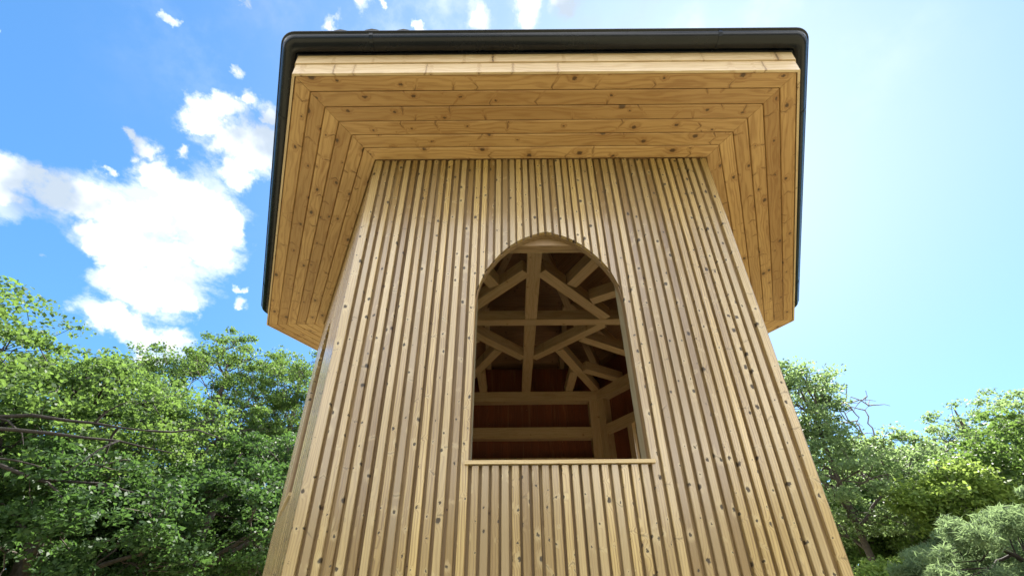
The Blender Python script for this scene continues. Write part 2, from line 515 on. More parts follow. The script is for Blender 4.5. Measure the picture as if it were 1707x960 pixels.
rb = random.Random(3)
for k in range(6):
    single = k in (0, 5, 1, 4)
    hl = AP * T30
    for i in range(NB):
        uc = -hl + (i + 0.5) * PITCH
        wdt = 0.0365 + rb.uniform(-0.0016, 0.0016)
        if k in HAS_WIN:
            if abs(uc) < 0.49:       # spaced between the jambs
                uc *= 0.05085 / PITCH
            else:                    # spaced from the jamb outwards
                sg = 1 if uc > 0 else -1
                uc = sg * (0.4685 + 0.0183 + round((abs(uc) - 0.5139) / PITCH) * 0.0553)
        u0 = uc - wdt / 2 + rb.uniform(-0.001, 0.001)
        u1 = u0 + wdt
        if i == 0:
            u0 = -hl + 0.002
        if i == NB - 1:
            u0, u1 = hl - 0.048, hl - 0.002
        a1 = AP + rb.uniform(-0.0015, 0.0015) * (1.0 if k == 0 else 0.15)
        if k in HAS_WIN and 0.47 < abs(uc) < 0.50:      # the battens that close the opening
            u0, u1 = (0.4682, 0.5085) if uc > 0 else (-0.5085, -0.4682)
        pieces = []
        if k in HAS_WIN and (abs(u0) < 0.468 or abs(u1) < 0.468):
            zt_w = [arch_z(u, 0.0) for u in (u0, u1)]
            if abs(u0) > 0.468 or abs(u1) > 0.468:     # runs down onto the shoulder of the arch
                zi = arch_z(min(abs(u0), abs(u1)), 0.0) + 0.001
                zo = EYE + 1.60
                pieces.append((zo, zi, Z_S - 0.002) if uc < 0 else (zi, zo, Z_S - 0.002))
                pieces.append((0.02, 0.02, SILL - 0.024))
            else:
                pieces.append((0.02, 0.02, SILL - 0.024))
                pieces.append((zt_w[0] + 0.001, zt_w[1] + 0.001, Z_S - 0.002))
        else:
            pieces.append((0.02, 0.02, Z_S - 0.002))
        for zb0, zb1, zt in pieces:
            if single:
                chamfer_batten(k, u0, u1, zb0, zb1, zt, a1)
            else:
                stuff_parts.setdefault(('batten', k), []).append(([(u0, zb0), (u1, zb1), (u1, zt), (u0, zt)], AP - 0.024, a1))

# boards behind the battens and the red-brown boards on the inside
def board_layer(name, k, a0, a1, mat, width, single, ztop):
    hl = a0 * T30
    nb = max(1, round(2 * hl / width))
    wd = 2 * hl / nb
    g = 0.0008
    for i in range(nb):
        u0, u1 = -hl + i * wd + g, -hl + (i + 1) * wd - g
        polys = []
        if k in HAS_WIN and u1 > -0.474 and u0 < 0.474:
            e0, e1 = max(u0, -0.474), min(u1, 0.474)
            us = [e0 + (e1 - e0) * j / 4 for j in range(5)]
            if u0 < -0.474:
                polys.append([(u0, 0.02), (-0.474, 0.02), (-0.474, ztop), (u0, ztop)])
                u0 = -0.474
            if u1 > 0.474:
                polys.append([(0.474, 0.02), (u1, 0.02), (u1, ztop), (0.474, ztop)])
                u1 = 0.474
            polys.append([(u0, 0.02), (u1, 0.02), (u1, SILL - 0.02), (u0, SILL - 0.02)])
            polys.append([(u, arch_z(u, 0.012) + 0.006) for u in us] + [(u1, ztop), (u0, ztop)])
        else:
            polys.append([(u0, 0.02), (u1, 0.02), (u1, ztop), (u0, ztop)])
        for poly in polys:
            if single:
                prism(name, k, poly, a0, a1, mat, along='z', origin=face_pt(k, a1, poly[0][0], 0))
            else:
                stuff_parts.setdefault((name, k), []).append((poly, a0, a1))


for k in range(6):
    board_layer('backing_board', k, AP - 0.042, AP - 0.0245, M_BACK, PITCH * 2, k in (0, 5, 1), Z_S + 0.5)
    board_layer('inner_board', k, AP - 0.058, AP - 0.0435, M_RED, 0.121, k in (2, 3), Z_S + 0.5)

MATS = {'batten': M_BAT, 'backing_board': M_BACK, 'inner_board': M_RED}
groups = {}
for (name, k), lst in stuff_parts.items():
    groups.setdefault(name, []).extend((k,) + x for x in lst)
for name, lst in groups.items():
    V, F = [], []
    for k, poly, a0, a1 in lst:
        N, b = len(poly), len(V)
        V += [face_pt(k, a1, u, z) for u, z in poly] + [face_pt(k, a0, u, z) for u, z in poly]
        F += [tuple(b + i for i in range(N)), tuple(b + i for i in range(2 * N - 1, N - 1, -1))]
        F += [(b + i, b + i + N, b + (i + 1) % N + N, b + (i + 1) % N) for i in range(N)]
    o = part(name, V, F, MATS[name], Vector((0, 0, 0)), Vector((0, 0, 1)), Vector((1, 0, 0)))
    o['kind'] = 'stuff'

# window frames: lining boards and sill
for k in sorted(HAS_WIN):
    n, t = frame(k)
    for sg in (-1, 1):                        # straight jamb boards
        us = sorted((sg * 0.4672, sg * 0.4862))
        prism('jamb_board', k, [(us[0], SILL + 0.001), (us[1], SILL + 0.001), (us[1], EYE + 2.141), (us[0], EYE + 2.141)],
              AP - 0.150, AP - 0.0600, M_LIN, along='z')
        # its face is carried through the cladding up to the spring of the arch
    inner = [(-0.467, SILL)] + arch_pts(0.0) + [(0.467, SILL)]
    outer = [(-0.4732, SILL)] + arch_pts(0.006) + [(0.4732, SILL)]
    N = len(inner)
    a1, a0 = AP - 0.0235, AP - 0.0595
    V = []
    for a in (a1, a0):
        V += [face_pt(k, a, u, z) for u, z in inner] + [face_pt(k, a, u, z) for u, z in outer]
    F = []
    for i in range(N - 1):
        F.append((i, i + 1, i + 1 + N, i + N))
        F.append((2 * N + i, 2 * N + i + N, 2 * N + i + 1 + N, 2 * N + i + 1))
        F.append((i, 2 * N + i, 2 * N + i + 1, i + 1))
        F.append((N + i, N + i + 1, 3 * N + i + 1, 3 * N + i))
    F += [(0, N, 3 * N, 2 * N), (N - 1, 3 * N - 1, 4 * N - 1, 2 * N - 1)]
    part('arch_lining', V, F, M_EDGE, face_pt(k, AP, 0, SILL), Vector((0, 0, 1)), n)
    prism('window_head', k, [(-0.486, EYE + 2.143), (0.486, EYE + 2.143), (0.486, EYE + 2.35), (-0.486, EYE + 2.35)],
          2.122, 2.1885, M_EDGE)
    # sill board
    s0, s1 = SILL - 0.019, SILL
    V = []
    for z in (s0, s1):
        for a in (AP - 0.15, AP + 0.016):
            V += [face_pt(k, a, -0.487, z), face_pt(k, a, 0.487, z)]
    F = [(0, 2, 3, 1), (4, 5, 7, 6), (0, 1, 5, 4), (2, 6, 7, 3), (0, 4, 6, 2), (1, 3, 7, 5)]
    part('window_sill', V, F, M_SILL, face_pt(k, AP + 0.016, 0, s0), t, n)

# timber frame inside ------------------------------------------------------
FI, FO = 2.05, AP - 0.0585      # framing between these apothems
for k in range(6):
    strip('wall_plate', k, FI - 0.006, FO, EYE + 2.82, EYE + 2.995, M_BEAM, 0.002)
    for z0, z1 in ((2.205 if k in HAS_WIN else 2.18, 2.365), (0.40, 0.56)):
        prism('rail', k, [(-1.04, EYE + z0), (1.04, EYE + z0), (1.04, EYE + z1), (-1.04, EYE + z1)], FI + 0.004,
              2.12 if (k in HAS_WIN and z0 > 1) else FO, M_BEAM)
    if k not in HAS_WIN:
        prism('rail', k, [(-1.04, EYE + 1.69), (1.04, EYE + 1.69), (1.04, EYE + 1.86), (-1.04, EYE + 1.86)],
              FI + 0.004, FO, M_BEAM)
    else:
        for s in (-1, 1):
            us = sorted((s * 0.488, s * 0.61))
            prism('stud', k, [(us[0], EYE + 0.562), (us[1], EYE + 0.562), (us[1], EYE + 2.203), (us[0], EYE + 2.203)],
                  FI + 0.006 if True else 0, FO, M_BEAM, along='z')
    if k in (1, 2):
        for s in (-1, 1):
            us = sorted((s * 0.488, s * 0.555))
            prism('casing', k, [(us[0], EYE + 0.6), (us[1], EYE + 0.6), (us[1], EYE + 2.19), (us[0], EYE + 2.19)],
                  FI - 0.022, FI + 0.002, M_FAS, along='z')
    # corner post between face k and k+1
    pts = [face_pt(k, FO, 1.042, 0), face_pt(k, FO, FO * T30, 0), face_pt(k + 1, FO, -1.042, 0),
           face_pt(k + 1, FI, -1.042, 0), face_pt(k + 1, FI, -FI * T30, 0), face_pt(k, FI, 1.042, 0)]
    V = [p + Vector((0, 0, 0.1)) for p in pts] + [p + Vector((0, 0, EYE + 2.819)) for p in pts]
    N = 6
    F = [tuple(range(N - 1, -1, -1)), tuple(range(N, 2 * N))] + [(i, (i + 1) % N, (i + 1) % N + N, i + N) for i in range(N)]
    part('post', V, F, M_BEAM, V[0], Vector((0, 0, 1)), frame(k)[1])

# tie beams in plan (underside at EYE+3.0)
ZT = EYE + 3.0
HT, WT = 0.14, 0.145


def flat(name, x0, y0, x1, y1, wd=WT, dz=0.0, ht=HT):
    beam(name, Vector((x0, y0, ZT + dz)), Vector((x1, y1, ZT + dz)), wd, ht, M_BEAM)


for s in (-1, 1):
    flat('tie_beam', 0, s * 0.073, 0, s * 2.17, 0.145)
flat('cross_tie_beam', -2.5, 0, 2.5, 0, 0.125, -0.004)
Dm = 1.0
for sx in (-1, 1):
    for sy in (-1, 1):
        # diamond members butt against the two main ties
        flat('diagonal_tie', sx * 0.078, sy * (Dm - 0.075), sx * (Dm - 0.06), sy * 0.067, 0.125)
        # dragon beams from diamond to the corners
        flat('dragon_tie', sx * 0.43, sy * 0.70, sx * 1.20, sy * 2.10, 0.125, 0.003)
        flat('short_tie', sx * 0.70, sy * 0.41, sx * 1.86, sy * 1.075, 0.12, 0.002)
        flat('jack_tie', sx * 0.725, sy * 1.37, sx * 0.725, sy * 2.17, 0.125, 0.001)
        flat('jack_tie', sx * 0.87, sy * 1.31, sx * 1.52, sy * 1.69, 0.12, 0.0015)
        flat('jack_tie', sx * 1.55, sy * 0.07, sx * 2.17, sy * 0.43, 0.12, 0.0015)

# roof ---------------------------------------------------------------------
TP = 0.62
Z_R = EYE + 3.25      # underside of the deck at AP_E + .02
AP_R = AP_E + 0.02


def deck_z(a):
    return Z_R + (AP_R - a) * TP


APEX = deck_z(0)
CP = math.cos(math.atan(TP))
up = Vector((0, 0, 1))
rows = 22
for k in range(6):
    n, t = frame(k)
    da = AP_R / rows
    for j in range(rows):
        a1 = AP_R - j * da - 0.002
        a0 = AP_R - (j + 1) * da + 0.002
        a0 = max(a0, 0.01)
        V = []
        for dz in (0, 0.022):
            for a in (a0, a1):
                h = a * T30 - 0.001
                V += [face_pt(k, a, -h, deck_z(a) + dz), face_pt(k, a, h, deck_z(a) + dz)]
        F = [(0, 2, 3, 1), (4, 5, 7, 6), (0, 1, 5, 4), (2, 6, 7, 3), (0, 4, 6, 2), (1, 3, 7, 5)]
        part('roof_board', V, F, M_DECK, face_pt(k, (a0 + a1) / 2, 0, deck_z(a0)), t, n)
    nn = (n * TP + up).normalized()
    # common and jack rafters hang under the deck
    for u in (-1.3, -0.65, 0.65, 1.3):
        top_a = abs(u) / T30 + 0.16
        if top_a < AP_R:
            p0 = face_pt(k, AP_R - 0.12, u, deck_z(AP_R - 0.12)) - nn * 0.142
            p1 = face_pt(k, top_a, u, deck_z(top_a)) - nn * 0.142
            beam('rafter', p0, p1, 0.08, 0.14, M_BEAM, up=nn)
    # hip rafter between face k and k+1
    hd = (n + frame(k + 1)[0]).normalized()
    L = (AP_R - 0.12) / math.cos(math.radians(30))
    p1 = Vector((0, 0, APEX - 0.20)) + hd * 0.06
    p0 = hd * L + Vector((0, 0, deck_z(AP_R - 0.12) - 0.20))
    beam('hip_rafter', p0, p1, 0.11, 0.16, M_BEAM)

# soffit boards -------------------------------------------------------------
NS = 6
aw = (AP_E - 0.016 - AP) / NS
for k in range(6):
    for j in range(NS):
        g = 0.0020
        soffit_strip(k, AP + j * aw + g + (0.002 if j == 0 else 0), AP + (j + 1) * aw - g,
                     Z_S + 0.0008 * ((j * 7 + k * 3) % 3), Z_S + 0.018)
    strip('soffit_underlay', k, AP - 0.02, AP_E - 0.024, Z_S + 0.0185, Z_S + 0.03, M_DECK, 0.0005)
    strip('fascia_board', k, AP_E - 0.015, AP_E, Z_S - 0.004, Z_S + 0.103, M_FAS, 0.0005)
    strip('fascia_board', k, AP_E - 0.012, AP_E + 0.007, Z_S + 0.109, Z_S + 0.20, M_FAS, 0.0005)
    strip('drip_flashing', k, AP_E - 0.018, AP_E + 0.016, Z_S + 0.201, Z_S + 0.246, M_GUT, 0.0004)

# gutter: half-round profile swept round the hexagon with eased corners -------
def gutter_path(a, rc=0.075, seg=7):
    pts = []
    for k in range(6):
        n0, n1 = frame(k)[0], frame(k + 1)[0]
        c = (n0 + n1).normalized() * ((a - rc) / math.cos(math.radians(30)))
        for s in range(seg + 1):
            ang = math.radians(-90 + 60 * k + 60 * s / seg)
            pts.append((c, Vector((math.cos(ang), math.sin(ang), 0))))
    return pts, rc


gpts, rc = gutter_path(2.935)
GR, GZ = 0.056, EYE + 3.252
prof = []
for s in range(13):                      # outside from lip to back
    an = math.pi * s / 12
    prof.append((GR * math.cos(an), -GR * math.sin(an)))
prof += [(-GR, 0.035), (-GR + 0.003, 0.035)]
for s in range(12, -1, -1):
    an = math.pi * s / 12
    prof.append(((GR - 0.003) * math.cos(an), -(GR - 0.003) * math.sin(an) + 0.001))
# rolled lip bead
for s in range(7):
    an = math.pi + math.radians(-30 + 45 * s)
    prof.append((GR + 0.002 + 0.008 * math.cos(an) , 0.006 + 0.008 * math.sin(-an)))
V, F = [], []
for c, d in gpts:
    for (x_, z_) in prof:
        V.append(c + d * (rc + x_) + Vector((0, 0, GZ + z_)))
K = len(prof)
for i in range(len(gpts)):
    j = (i + 1) % len(gpts)
    for q in range(K):
        r = (q + 1) % K
        F.append((i * K + q, j * K + q, j * K + r, i * K + r))
gut = part('gutter', V, F, M_GUT, Vector((0, 0, GZ)), Vector((1, 0, 0)), Vector((0, 1, 0)))
gut.data.polygons.foreach_set('use_smooth', [True] * len(gut.data.polygons))
for k in range(6):
    for u in (-1.15, 1.15):
        V, F = [], []
        ring = []
        for s in range(9):
            an = math.pi * s / 8
            ring.append((2.935 + (GR + 0.003) * math.cos(an), GZ - (GR + 0.003) * math.sin(an)))
        for du in (-0.012, 0.012):
            for a_, z_ in ring:
                V.append(face_pt(k, a_, u + du, z_))
            for a_, z_ in ring:
                V.append(face_pt(k, 2.935 + (a_ - 2.935) * 0.94, u + du, GZ + (z_ - GZ) * 0.94))
        R9 = 9
        for s in range(8):
            F += [(s, s + 1, 2 * R9 + s + 1, 2 * R9 + s), (s, s + R9, s + 1 + R9, s + 1),
                  (2 * R9 + s, 2 * R9 + s + 1, 3 * R9 + s + 1, 3 * R9 + s),
                  (R9 + s, 3 * R9 + s, 3 * R9 + s + 1, R9 + s + 1)]
        part('gutter_bracket', V, F, M_GUT, face_pt(k, 2.94, u, GZ), frame(k)[1], frame(k)[0])

# roof tiles -----------------------------------------------------------------
tl, tw = 0.34, 0.20
cs = [(-0.5, 0.0), (-0.36, 0.008), (-0.2, 0.023), (0.0, 0.03), (0.2, 0.023), (0.36, 0.008), (0.5, 0.0)]


def tile_geo(k, a_low, uc, lift):
    n, t = frame(k)
    nn = (n * TP + up).normalized()
    sl = (n - up * TP).normalized()
    V = []
    base = face_pt(k, a_low, uc, deck_z(a_low) + 0.022)
    for (s_, h_) in ((0.0, 0.024 + lift), (-tl - 0.05, 0.004 + lift)):
        for th in (0.0, -0.014):
            for (x_, z_) in cs:
                V.append(base + sl * s_ + t * (x_ * tw) + nn * (z_ + h_ + th + 0.014))
    Q = len(cs)
    F = []
    for i in range(Q - 1):
        F.append((i, i + 1, 2 * Q + i + 1, 2 * Q + i))
        F.append((Q + i, 3 * Q + i, 3 * Q + i + 1, Q + i + 1))
        F.append((i, Q + i, Q + i + 1, i + 1))
    F += [(0, 2 * Q, 3 * Q, Q), (Q - 1, 2 * Q - 1, 4 * Q - 1, 3 * Q - 1)]
    return V, F


SV, SF = [], []
for k in range(6):
    for row in range(9):
        a_low = AP_R + 0.03 - row * tl * CP
        hl = a_low * T30
        nt = int(2 * hl / tw)
        for i in range(nt):
            uc = -hl + (i + 0.5) * 2 * hl / max(nt, 1)
            if abs(uc) > (a_low - 0.12) * T30:
                if row > 0:
                    continue
            V, F = tile_geo(k, a_low, uc, random.uniform(0, 0.005) + (0.027 if (k == 0 and row == 0 and 1 <= i <= 3) else 0))
            if row == 0 and k in (0, 1, 5):
                part('roof_tile', V, F, M_TILE, V[0], frame(k)[1], frame(k)[0])
            else:
                b = len(SV)
                SV += V
                SF += [tuple(b + q for q in f) for f in F]
o = part('roof_tile', SV, SF, M_TILE, Vector((0, 0, 0)), Vector((1, 0, 0)), Vector((0, 1, 0)))
o['kind'] = 'stuff'
for k in range(6):
    hd = (frame(k)[0] + frame(k + 1)[0]).normalized()
    p0 = hd * (AP_R / math.cos(math.radians(30))) + Vector((0, 0, deck_z(AP_R) + 0.05))
    p1 = Vector((0, 0, APEX + 0.06))
    beam('hip_cap', p0, p1, 0.16, 0.05, M_TILE)

# floor inside, unseen; set high and pale to bounce light onto the ties
V = [face_pt(k, AP - 0.06, (AP - 0.06) * T30, 1.44) for k in range(6)] + [face_pt(k, AP - 0.06, (AP - 0.06) * T30, 1.50) for k in range(6)]
F = [tuple(range(5, -1, -1)), tuple(range(6, 12))] + [(i, (i + 1) % 6, (i + 1) % 6 + 6, i + 6) for i in range(6)]
part('floor', V, F, M_FLO, Vector((0, 0, 1.44)), Vector((1, 0, 0)), Vector((0, 1, 0)))

# ------------------------------------------------------------------ trees
def tube(path, radii, sides=6):
    path = np.asarray(path, float)
    n = len(path)
    tan = np.gradient(path, axis=0)
    tan /= np.linalg.norm(tan, axis=1)[:, None] + 1e-9
    ref = np.where(np.abs(tan[:, 2:3]) > 0.9, [[1.0, 0, 0]], [[0, 0, 1.0]])
    a = np.cross(tan, ref)
    a /= np.linalg.norm(a, axis=1)[:, None] + 1e-9
    b = np.cross(tan, a)
    th = np.arange(sides) * 2 * np.pi / sides
    ring = (a[:, None, :] * np.cos(th)[None, :, None] + b[:, None, :] * np.sin(th)[None, :, None])
    V = (path[:, None, :] + ring * np.asarray(radii)[:, None, None]).reshape(-1, 3)
    i = np.arange(n - 1)[:, None] * sides
    j = np.arange(sides)[None, :]
    jn = (j + 1) % sides
    F = np.stack([i + j, i + jn, i + sides + jn, i + sides + j], -1).reshape(-1, 4)
    return V, F


def np_mesh(name, V, F, mat, tone=None, smooth=False):
    me = bpy.data.meshes.new(name)
    V = np.ascontiguousarray(V, np.float32)
    F = np.ascontiguousarray(F, np.int32)
    k = F.shape[1]
    me.vertices.add(len(V))
    me.vertices.foreach_set('co', V.ravel())
    me.loops.add(F.size)
    me.loops.foreach_set('vertex_index', F.ravel())
    me.polygons.add(len(F))
    me.polygons.foreach_set('loop_start', np.arange(0, F.size, k, dtype=np.int32))
    if smooth:
        me.polygons.foreach_set('use_smooth', np.ones(len(F), bool))
    me.update(calc_edges=True)
    if tone is not None:
        at = me.attributes.new('tone', 'FLOAT', 'POINT')
        at.data.foreach_set('value', np.ascontiguousarray(tone, np.float32))
    me.materials.append(mat)
    return me


def curve_pts(r, p0, p1, n, sag, wob):
    s = np.linspace(0, 1, n)[:, None]
    p = p0 + (p1 - p0) * s
    L = np.linalg.norm(p1 - p0)
    p[:, 2] += (np.sin(np.pi * s[:, 0])) * sag * L
    off = np.cumsum(r.normal(0, 1, (n, 3)), axis=0)
    off -= off[0] + (off[-1] - off[0]) * s
    return p + off * wob * L / n


def leaves(r, cen, spread, count, size, flat=0.55, shape='leaf', up_bias=0.8):
    """count leaves round each clump centre"""
    n = len(cen) * count
    c = np.repeat(cen, count, axis=0)
    sp = np.repeat(np.broadcast_to(spread, (len(cen),)), count)
    g = r.normal(0, 1, (n, 3))
    g /= np.linalg.norm(g, axis=1)[:, None]
    g *= (r.random((n, 1)) ** 0.5)
    c = c + g * sp[:, None] * np.array([1, 1, flat])
    nrm = r.normal(0, 1, (n, 3)) * 0.75 + np.array([0, 0, up_bias])
    nrm /= np.linalg.norm(nrm, axis=1)[:, None]
    d = np.cross(nrm, r.normal(0, 1, (n, 3)))
    d /= np.linalg.norm(d, axis=1)[:, None] + 1e-9
    e = np.cross(nrm, d)
    L = size * r.uniform(0.65, 1.25, (n, 1))
    if shape == 'needle':
        W = L * 0.065
        v = np.stack([c - d * L / 2, c + e * W, c + d * L / 2, c - e * W], 1)
    else:
        W = L * 0.33
        v = np.stack([c - d * L / 2, c + e * W + d * L * 0.08 + nrm * W * 0.25, c + d * L / 2 - nrm * L * 0.08,
                      c - e * W + d * L * 0.08 + nrm * W * 0.25], 1)
    F = np.arange(n * 4).reshape(n, 4)
    clump_tone = np.repeat(r.random(len(cen)), count)
    tone = np.clip(0.35 * clump_tone + 0.65 * r.random(n), 0, 1)
    return v.reshape(-1, 3), F, np.repeat(tone, 4)


def tree(seed, base, height, crown, trunk_r, lab, leafm, cat='tree', clumps=420, per=70, leaf=0.088, spread=0.36,
         limbs=9, lean=(0, 0), bark=None, sag=0.06, flat=0.5, shape='leaf', lumps=9, kind_name='oak_tree', group=None,
         hollow=0.5, up_bias=0.8, twig=0.012, wob=0.10, extra=()):
    """crown: list of (dx, dy, z, rx, ry, rz) ellipsoids relative to the base"""
    r = np.random.default_rng(seed)
    bark = bark or M_BARK
    root = bpy.data.objects.new(kind_name, None)
    root.location = base
    col.objects.link(root)
    root['label'] = lab
    root['category'] = cat
    if group:
        root['group'] = group
    clumps = int(clumps * (1.3 if shape == 'leaf' and per else 1))
    # clump centres
    cr = np.array(crown, float)
    vol = cr[:, 3] * cr[:, 4] * cr[:, 5]
    pts = []
    lump = r.normal(0, 1, (lumps * len(cr), 3))
    lump /= np.linalg.norm(lump, axis=1)[:, None]
    while len(pts) < clumps:
        e = cr[r.choice(len(cr), p=vol / vol.sum())]
        g = r.normal(0, 1, 3)
        g /= np.linalg.norm(g)
        # lumpy outline: push out towards the lump directions
        amp = 0.72 + 0.36 * max(0.0, float((lump @ g).max()) - 0.72) / 0.28
        rad = amp * (hollow + (1 - hollow) * r.random() ** 0.55)
        p = e[:3] + g * e[3:] * rad
        if p[2] > 0.4:
            pts.append(p)
    pts = np.array(pts)
    if extra and per:        # thin out the leaves in front of the bare limbs
        b0 = np.array(base)
        eye = np.array([0, 0, EYE]) - b0
        for pth in extra:
            q = np.array(pth, float)
            u_ = np.linspace(1, len(q) - 1, 22)
            for c_ in np.stack([np.interp(u_, np.arange(len(q)), q[:, i]) for i in range(3)], 1):
                dr = (eye - c_) / np.linalg.norm(eye - c_)
                rel = pts - c_
                al = rel @ dr
                lat = np.linalg.norm(rel - al[:, None] * dr, axis=1)
                keep = ~((al > -0.3) & (lat < 0.27)) | (r.random(len(pts)) < 0.85)
                pts = pts[keep]
    # skeleton
    Vs, Fs, nv = [], [], 0

    def add(path, radii, sides):
        nonlocal nv
        v, f = tube(path, radii, sides)
        Vs.append(v)
        Fs.append(f + nv)
        nv += len(v)
    ctr = (cr[:, :3] * vol[:, None]).sum(0) / vol.sum()
    top = np.array([ctr[0] * 0.8 + lean[0], ctr[1] * 0.8 + lean[1], height * 0.93])
    tk = curve_pts(r, np.array([0, 0, -0.25]), top, 14, 0.0, wob)
    tr = trunk_r * (1 - np.linspace(0, 1, 14)) ** 0.75 + 0.015
    tr[0] *= 1.5
    add(tk, tr, 10)
    seeds = pts[r.choice(len(pts), limbs, replace=False)]
    for _ in range(4):
        own = np.argmin(((pts[:, None] - seeds[None]) ** 2).sum(-1), axis=1)
        seeds = np.array([pts[own == i].mean(0) if (own == i).any() else seeds[i] for i in range(limbs)])
    for i in range(limbs):
        grp = pts[own == i]
        if not len(grp):
            continue
        tgt = seeds[i]
        hz = np.clip(tgt[2] - 0.45 * np.hypot(tgt[0] - top[0] * 0.5, tgt[1] - top[1] * 0.5) - 0.3, height * 0.16, height * 0.85)
        j = int(np.clip(np.argmin(np.abs(tk[:, 2] - hz)), 1, 12))
        lp = curve_pts(r, tk[j], tgt, 9, sag, 0.22)
        lr = np.linspace(min(tr[j] * 0.62, trunk_r * 0.55), 0.022, 9)
        add(lp, lr, 7)
        ns = max(2, len(grp) // 7)
        sd2 = grp[r.choice(len(grp), min(ns, len(grp)), replace=False)]
        ow2 = np.argmin(((grp[:, None] - sd2[None]) ** 2).sum(-1), axis=1)
        for q in range(len(sd2)):
            g2 = grp[ow2 == q]
            c2 = g2.mean(0)
            jj = int(np.argmin(((lp[2:] - c2) ** 2).sum(-1) - 0.6 * np.arange(7)[::-1] * 0.1)) + 2
            jj = max(2, jj - 1)
            bp = curve_pts(r, lp[jj], c2, 6, 0.05, 0.25)
            add(bp, np.linspace(max(lr[jj] * 0.5, 0.018), 0.012, 6), 5)
            for p in g2:
                m_ = int(r.integers(2, 6))
                tp = curve_pts(r, bp[m_], p + r.normal(0, 0.05, 3), 4, 0.0, 0.25)
                add(tp, np.linspace(twig, twig * 0.35, 4), 3)
    for pth in extra:        # bare limbs that show in front of the leaves
        q = np.array(pth, float)
        ss_ = np.linspace(0, len(q) - 1, 16)
        lp = np.stack([np.interp(ss_, np.arange(len(q)), q[:, i]) for i in range(3)], 1)
        lp[1:-1] = (lp[:-2] + lp[1:-1] * 2 + lp[2:]) / 4
        off = r.normal(0, 0.035, lp.shape)
        off[0] = 0
        lp = lp + off
        add(lp, np.linspace(trunk_r * 0.20, 0.010, 16), 7)
        for _ in range(7):
            j = int(r.integers(4, 15))
            e = lp[j] + r.normal(0, 1, 3) * np.array([0.6, 0.4, 0.35])
            add(curve_pts(r, lp[j], e, 5, 0.1, 0.2), np.linspace(0.022, 0.006, 5), 4)
    V, F = np.concatenate(Vs), np.concatenate(Fs)
    ob = bpy.data.objects.new('trunk', np_mesh('trunk', V, F, bark, smooth=True))
    col.objects.link(ob)
    ob.parent = root
    if shape == 'leaf':
        per = int(per * 1.45)
    if per:
        lv, lf, tone = leaves(r, pts, spread * r.uniform(0.6, 1.2, len(pts)), per, leaf, flat, shape, up_bias)
        oc = bpy.data.objects.new('crown', np_mesh('crown', lv, lf, leafm, tone))
        col.objects.link(oc)
        oc.parent = root
    return root


def polar(az, d, z=0.0):
    a = math.radians(az)
    return (d * math.sin(a), d * math.cos(a), z)


L_OAK = leaf_mat('oak_leaf', (0.035, 0.074, 0.024), (0.076, 0.13, 0.036), (0.20, 0.33, 0.065), 0.45)
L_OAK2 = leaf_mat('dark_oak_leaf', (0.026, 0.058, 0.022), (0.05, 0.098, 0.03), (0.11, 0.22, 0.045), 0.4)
L_LIME = leaf_mat('lime_leaf', (0.08, 0.14, 0.03), (0.13, 0.19, 0.04), (0.36, 0.50, 0.10), 0.48)
L_ASH = leaf_mat('ash_leaf', (0.065, 0.115, 0.055), (0.12, 0.17, 0.075), (0.32, 0.46, 0.16), 0.5)
L_PINE = leaf_mat('pine_needle', (0.085, 0.135, 0.07), (0.15, 0.21, 0.11), (0.27, 0.38, 0.16), 0.5, 0.9)

# left side
tree(11, polar(-64, 13.5), 7.2, [(1.2, 1.2, 4.4, 3.9, 3.9, 2.5), (-0.6, 0.5, 5.5, 2.4, 2.4, 1.5), (3.2, 2.8, 4.5, 2.3, 2.2, 2.0)], 0.34,
     'big spreading oak at the far left with long dark horizontal limbs', L_OAK, clumps=560, per=85, limbs=12, sag=0.02, flat=0.38, bark=M_BARK2,
     spread=0.46, extra=[[(0.1, 0, 2.8), (2.5, -0.7, 3.5), (5.0, -0.2, 3.75), (6.2, 1.1, 3.85)],
                         [(0.1, 0, 3.0), (2.6, -0.6, 3.8), (4.8, 0.1, 4.1), (6.0, 1.2, 4.2)],
                         [(0.1, 0, 2.6), (2.4, -0.6, 3.1), (4.8, 0.0, 3.25), (6.1, 1.3, 3.1)]])
tree(12, polar(-38.5, 17.5), 10.0, [(0, 0, 7.2, 3.4, 3.4, 3.1), (0.6, 0, 4.5, 3.6, 3.4, 2.6)], 0.30,
     'tall oak in the middle of the left trees with a rounded sunlit top', L_OAK, clumps=640, per=76, limbs=11, lumps=14)
tree(13, polar(-29.5, 18.5), 10.9, [(0, 0, 8.4, 2.9, 3.0, 2.7), (0, 0, 5.2, 3.2, 3.2, 2.8)], 0.27,
     'oak whose crown meets the left edge of the tower under the eaves', L_OAK, clumps=540, per=75, limbs=10, lumps=14)
tree(14, polar(-47, 20), 9.0, [(0, 0, 6.3, 3.4, 3.4, 2.9), (0, 0, 3.8, 3.8, 3.4, 2.4)], 0.28,
     'oak filling the gap between the big left oak and the rounded one', L_OAK2, clumps=400, per=75, limbs=10)
tree(15, polar(-36, 11.8), 4.9, [(0, 0, 2.9, 2.5, 2.2, 1.7)], 0.17,
     'small shaded oak in front of the rounded oak on the left', L_OAK2, clumps=230, per=75, lean=(0.6, 0))
tree(16, polar(-46, 10.8), 4.3, [(0, 0, 2.5, 2.4, 2.0, 1.5)], 0.15,
     'low shaded oak under the big left oak with dark leaning stem', L_OAK2, clumps=230, per=75, lean=(-0.5, 0.2))
tree(17, polar(-29, 13.2), 6.0, [(0, 0, 3.8, 2.2, 2.0, 2.2)], 0.16,
     'slender shaded oak just left of the tower foot', L_OAK2, clumps=230, per=75)
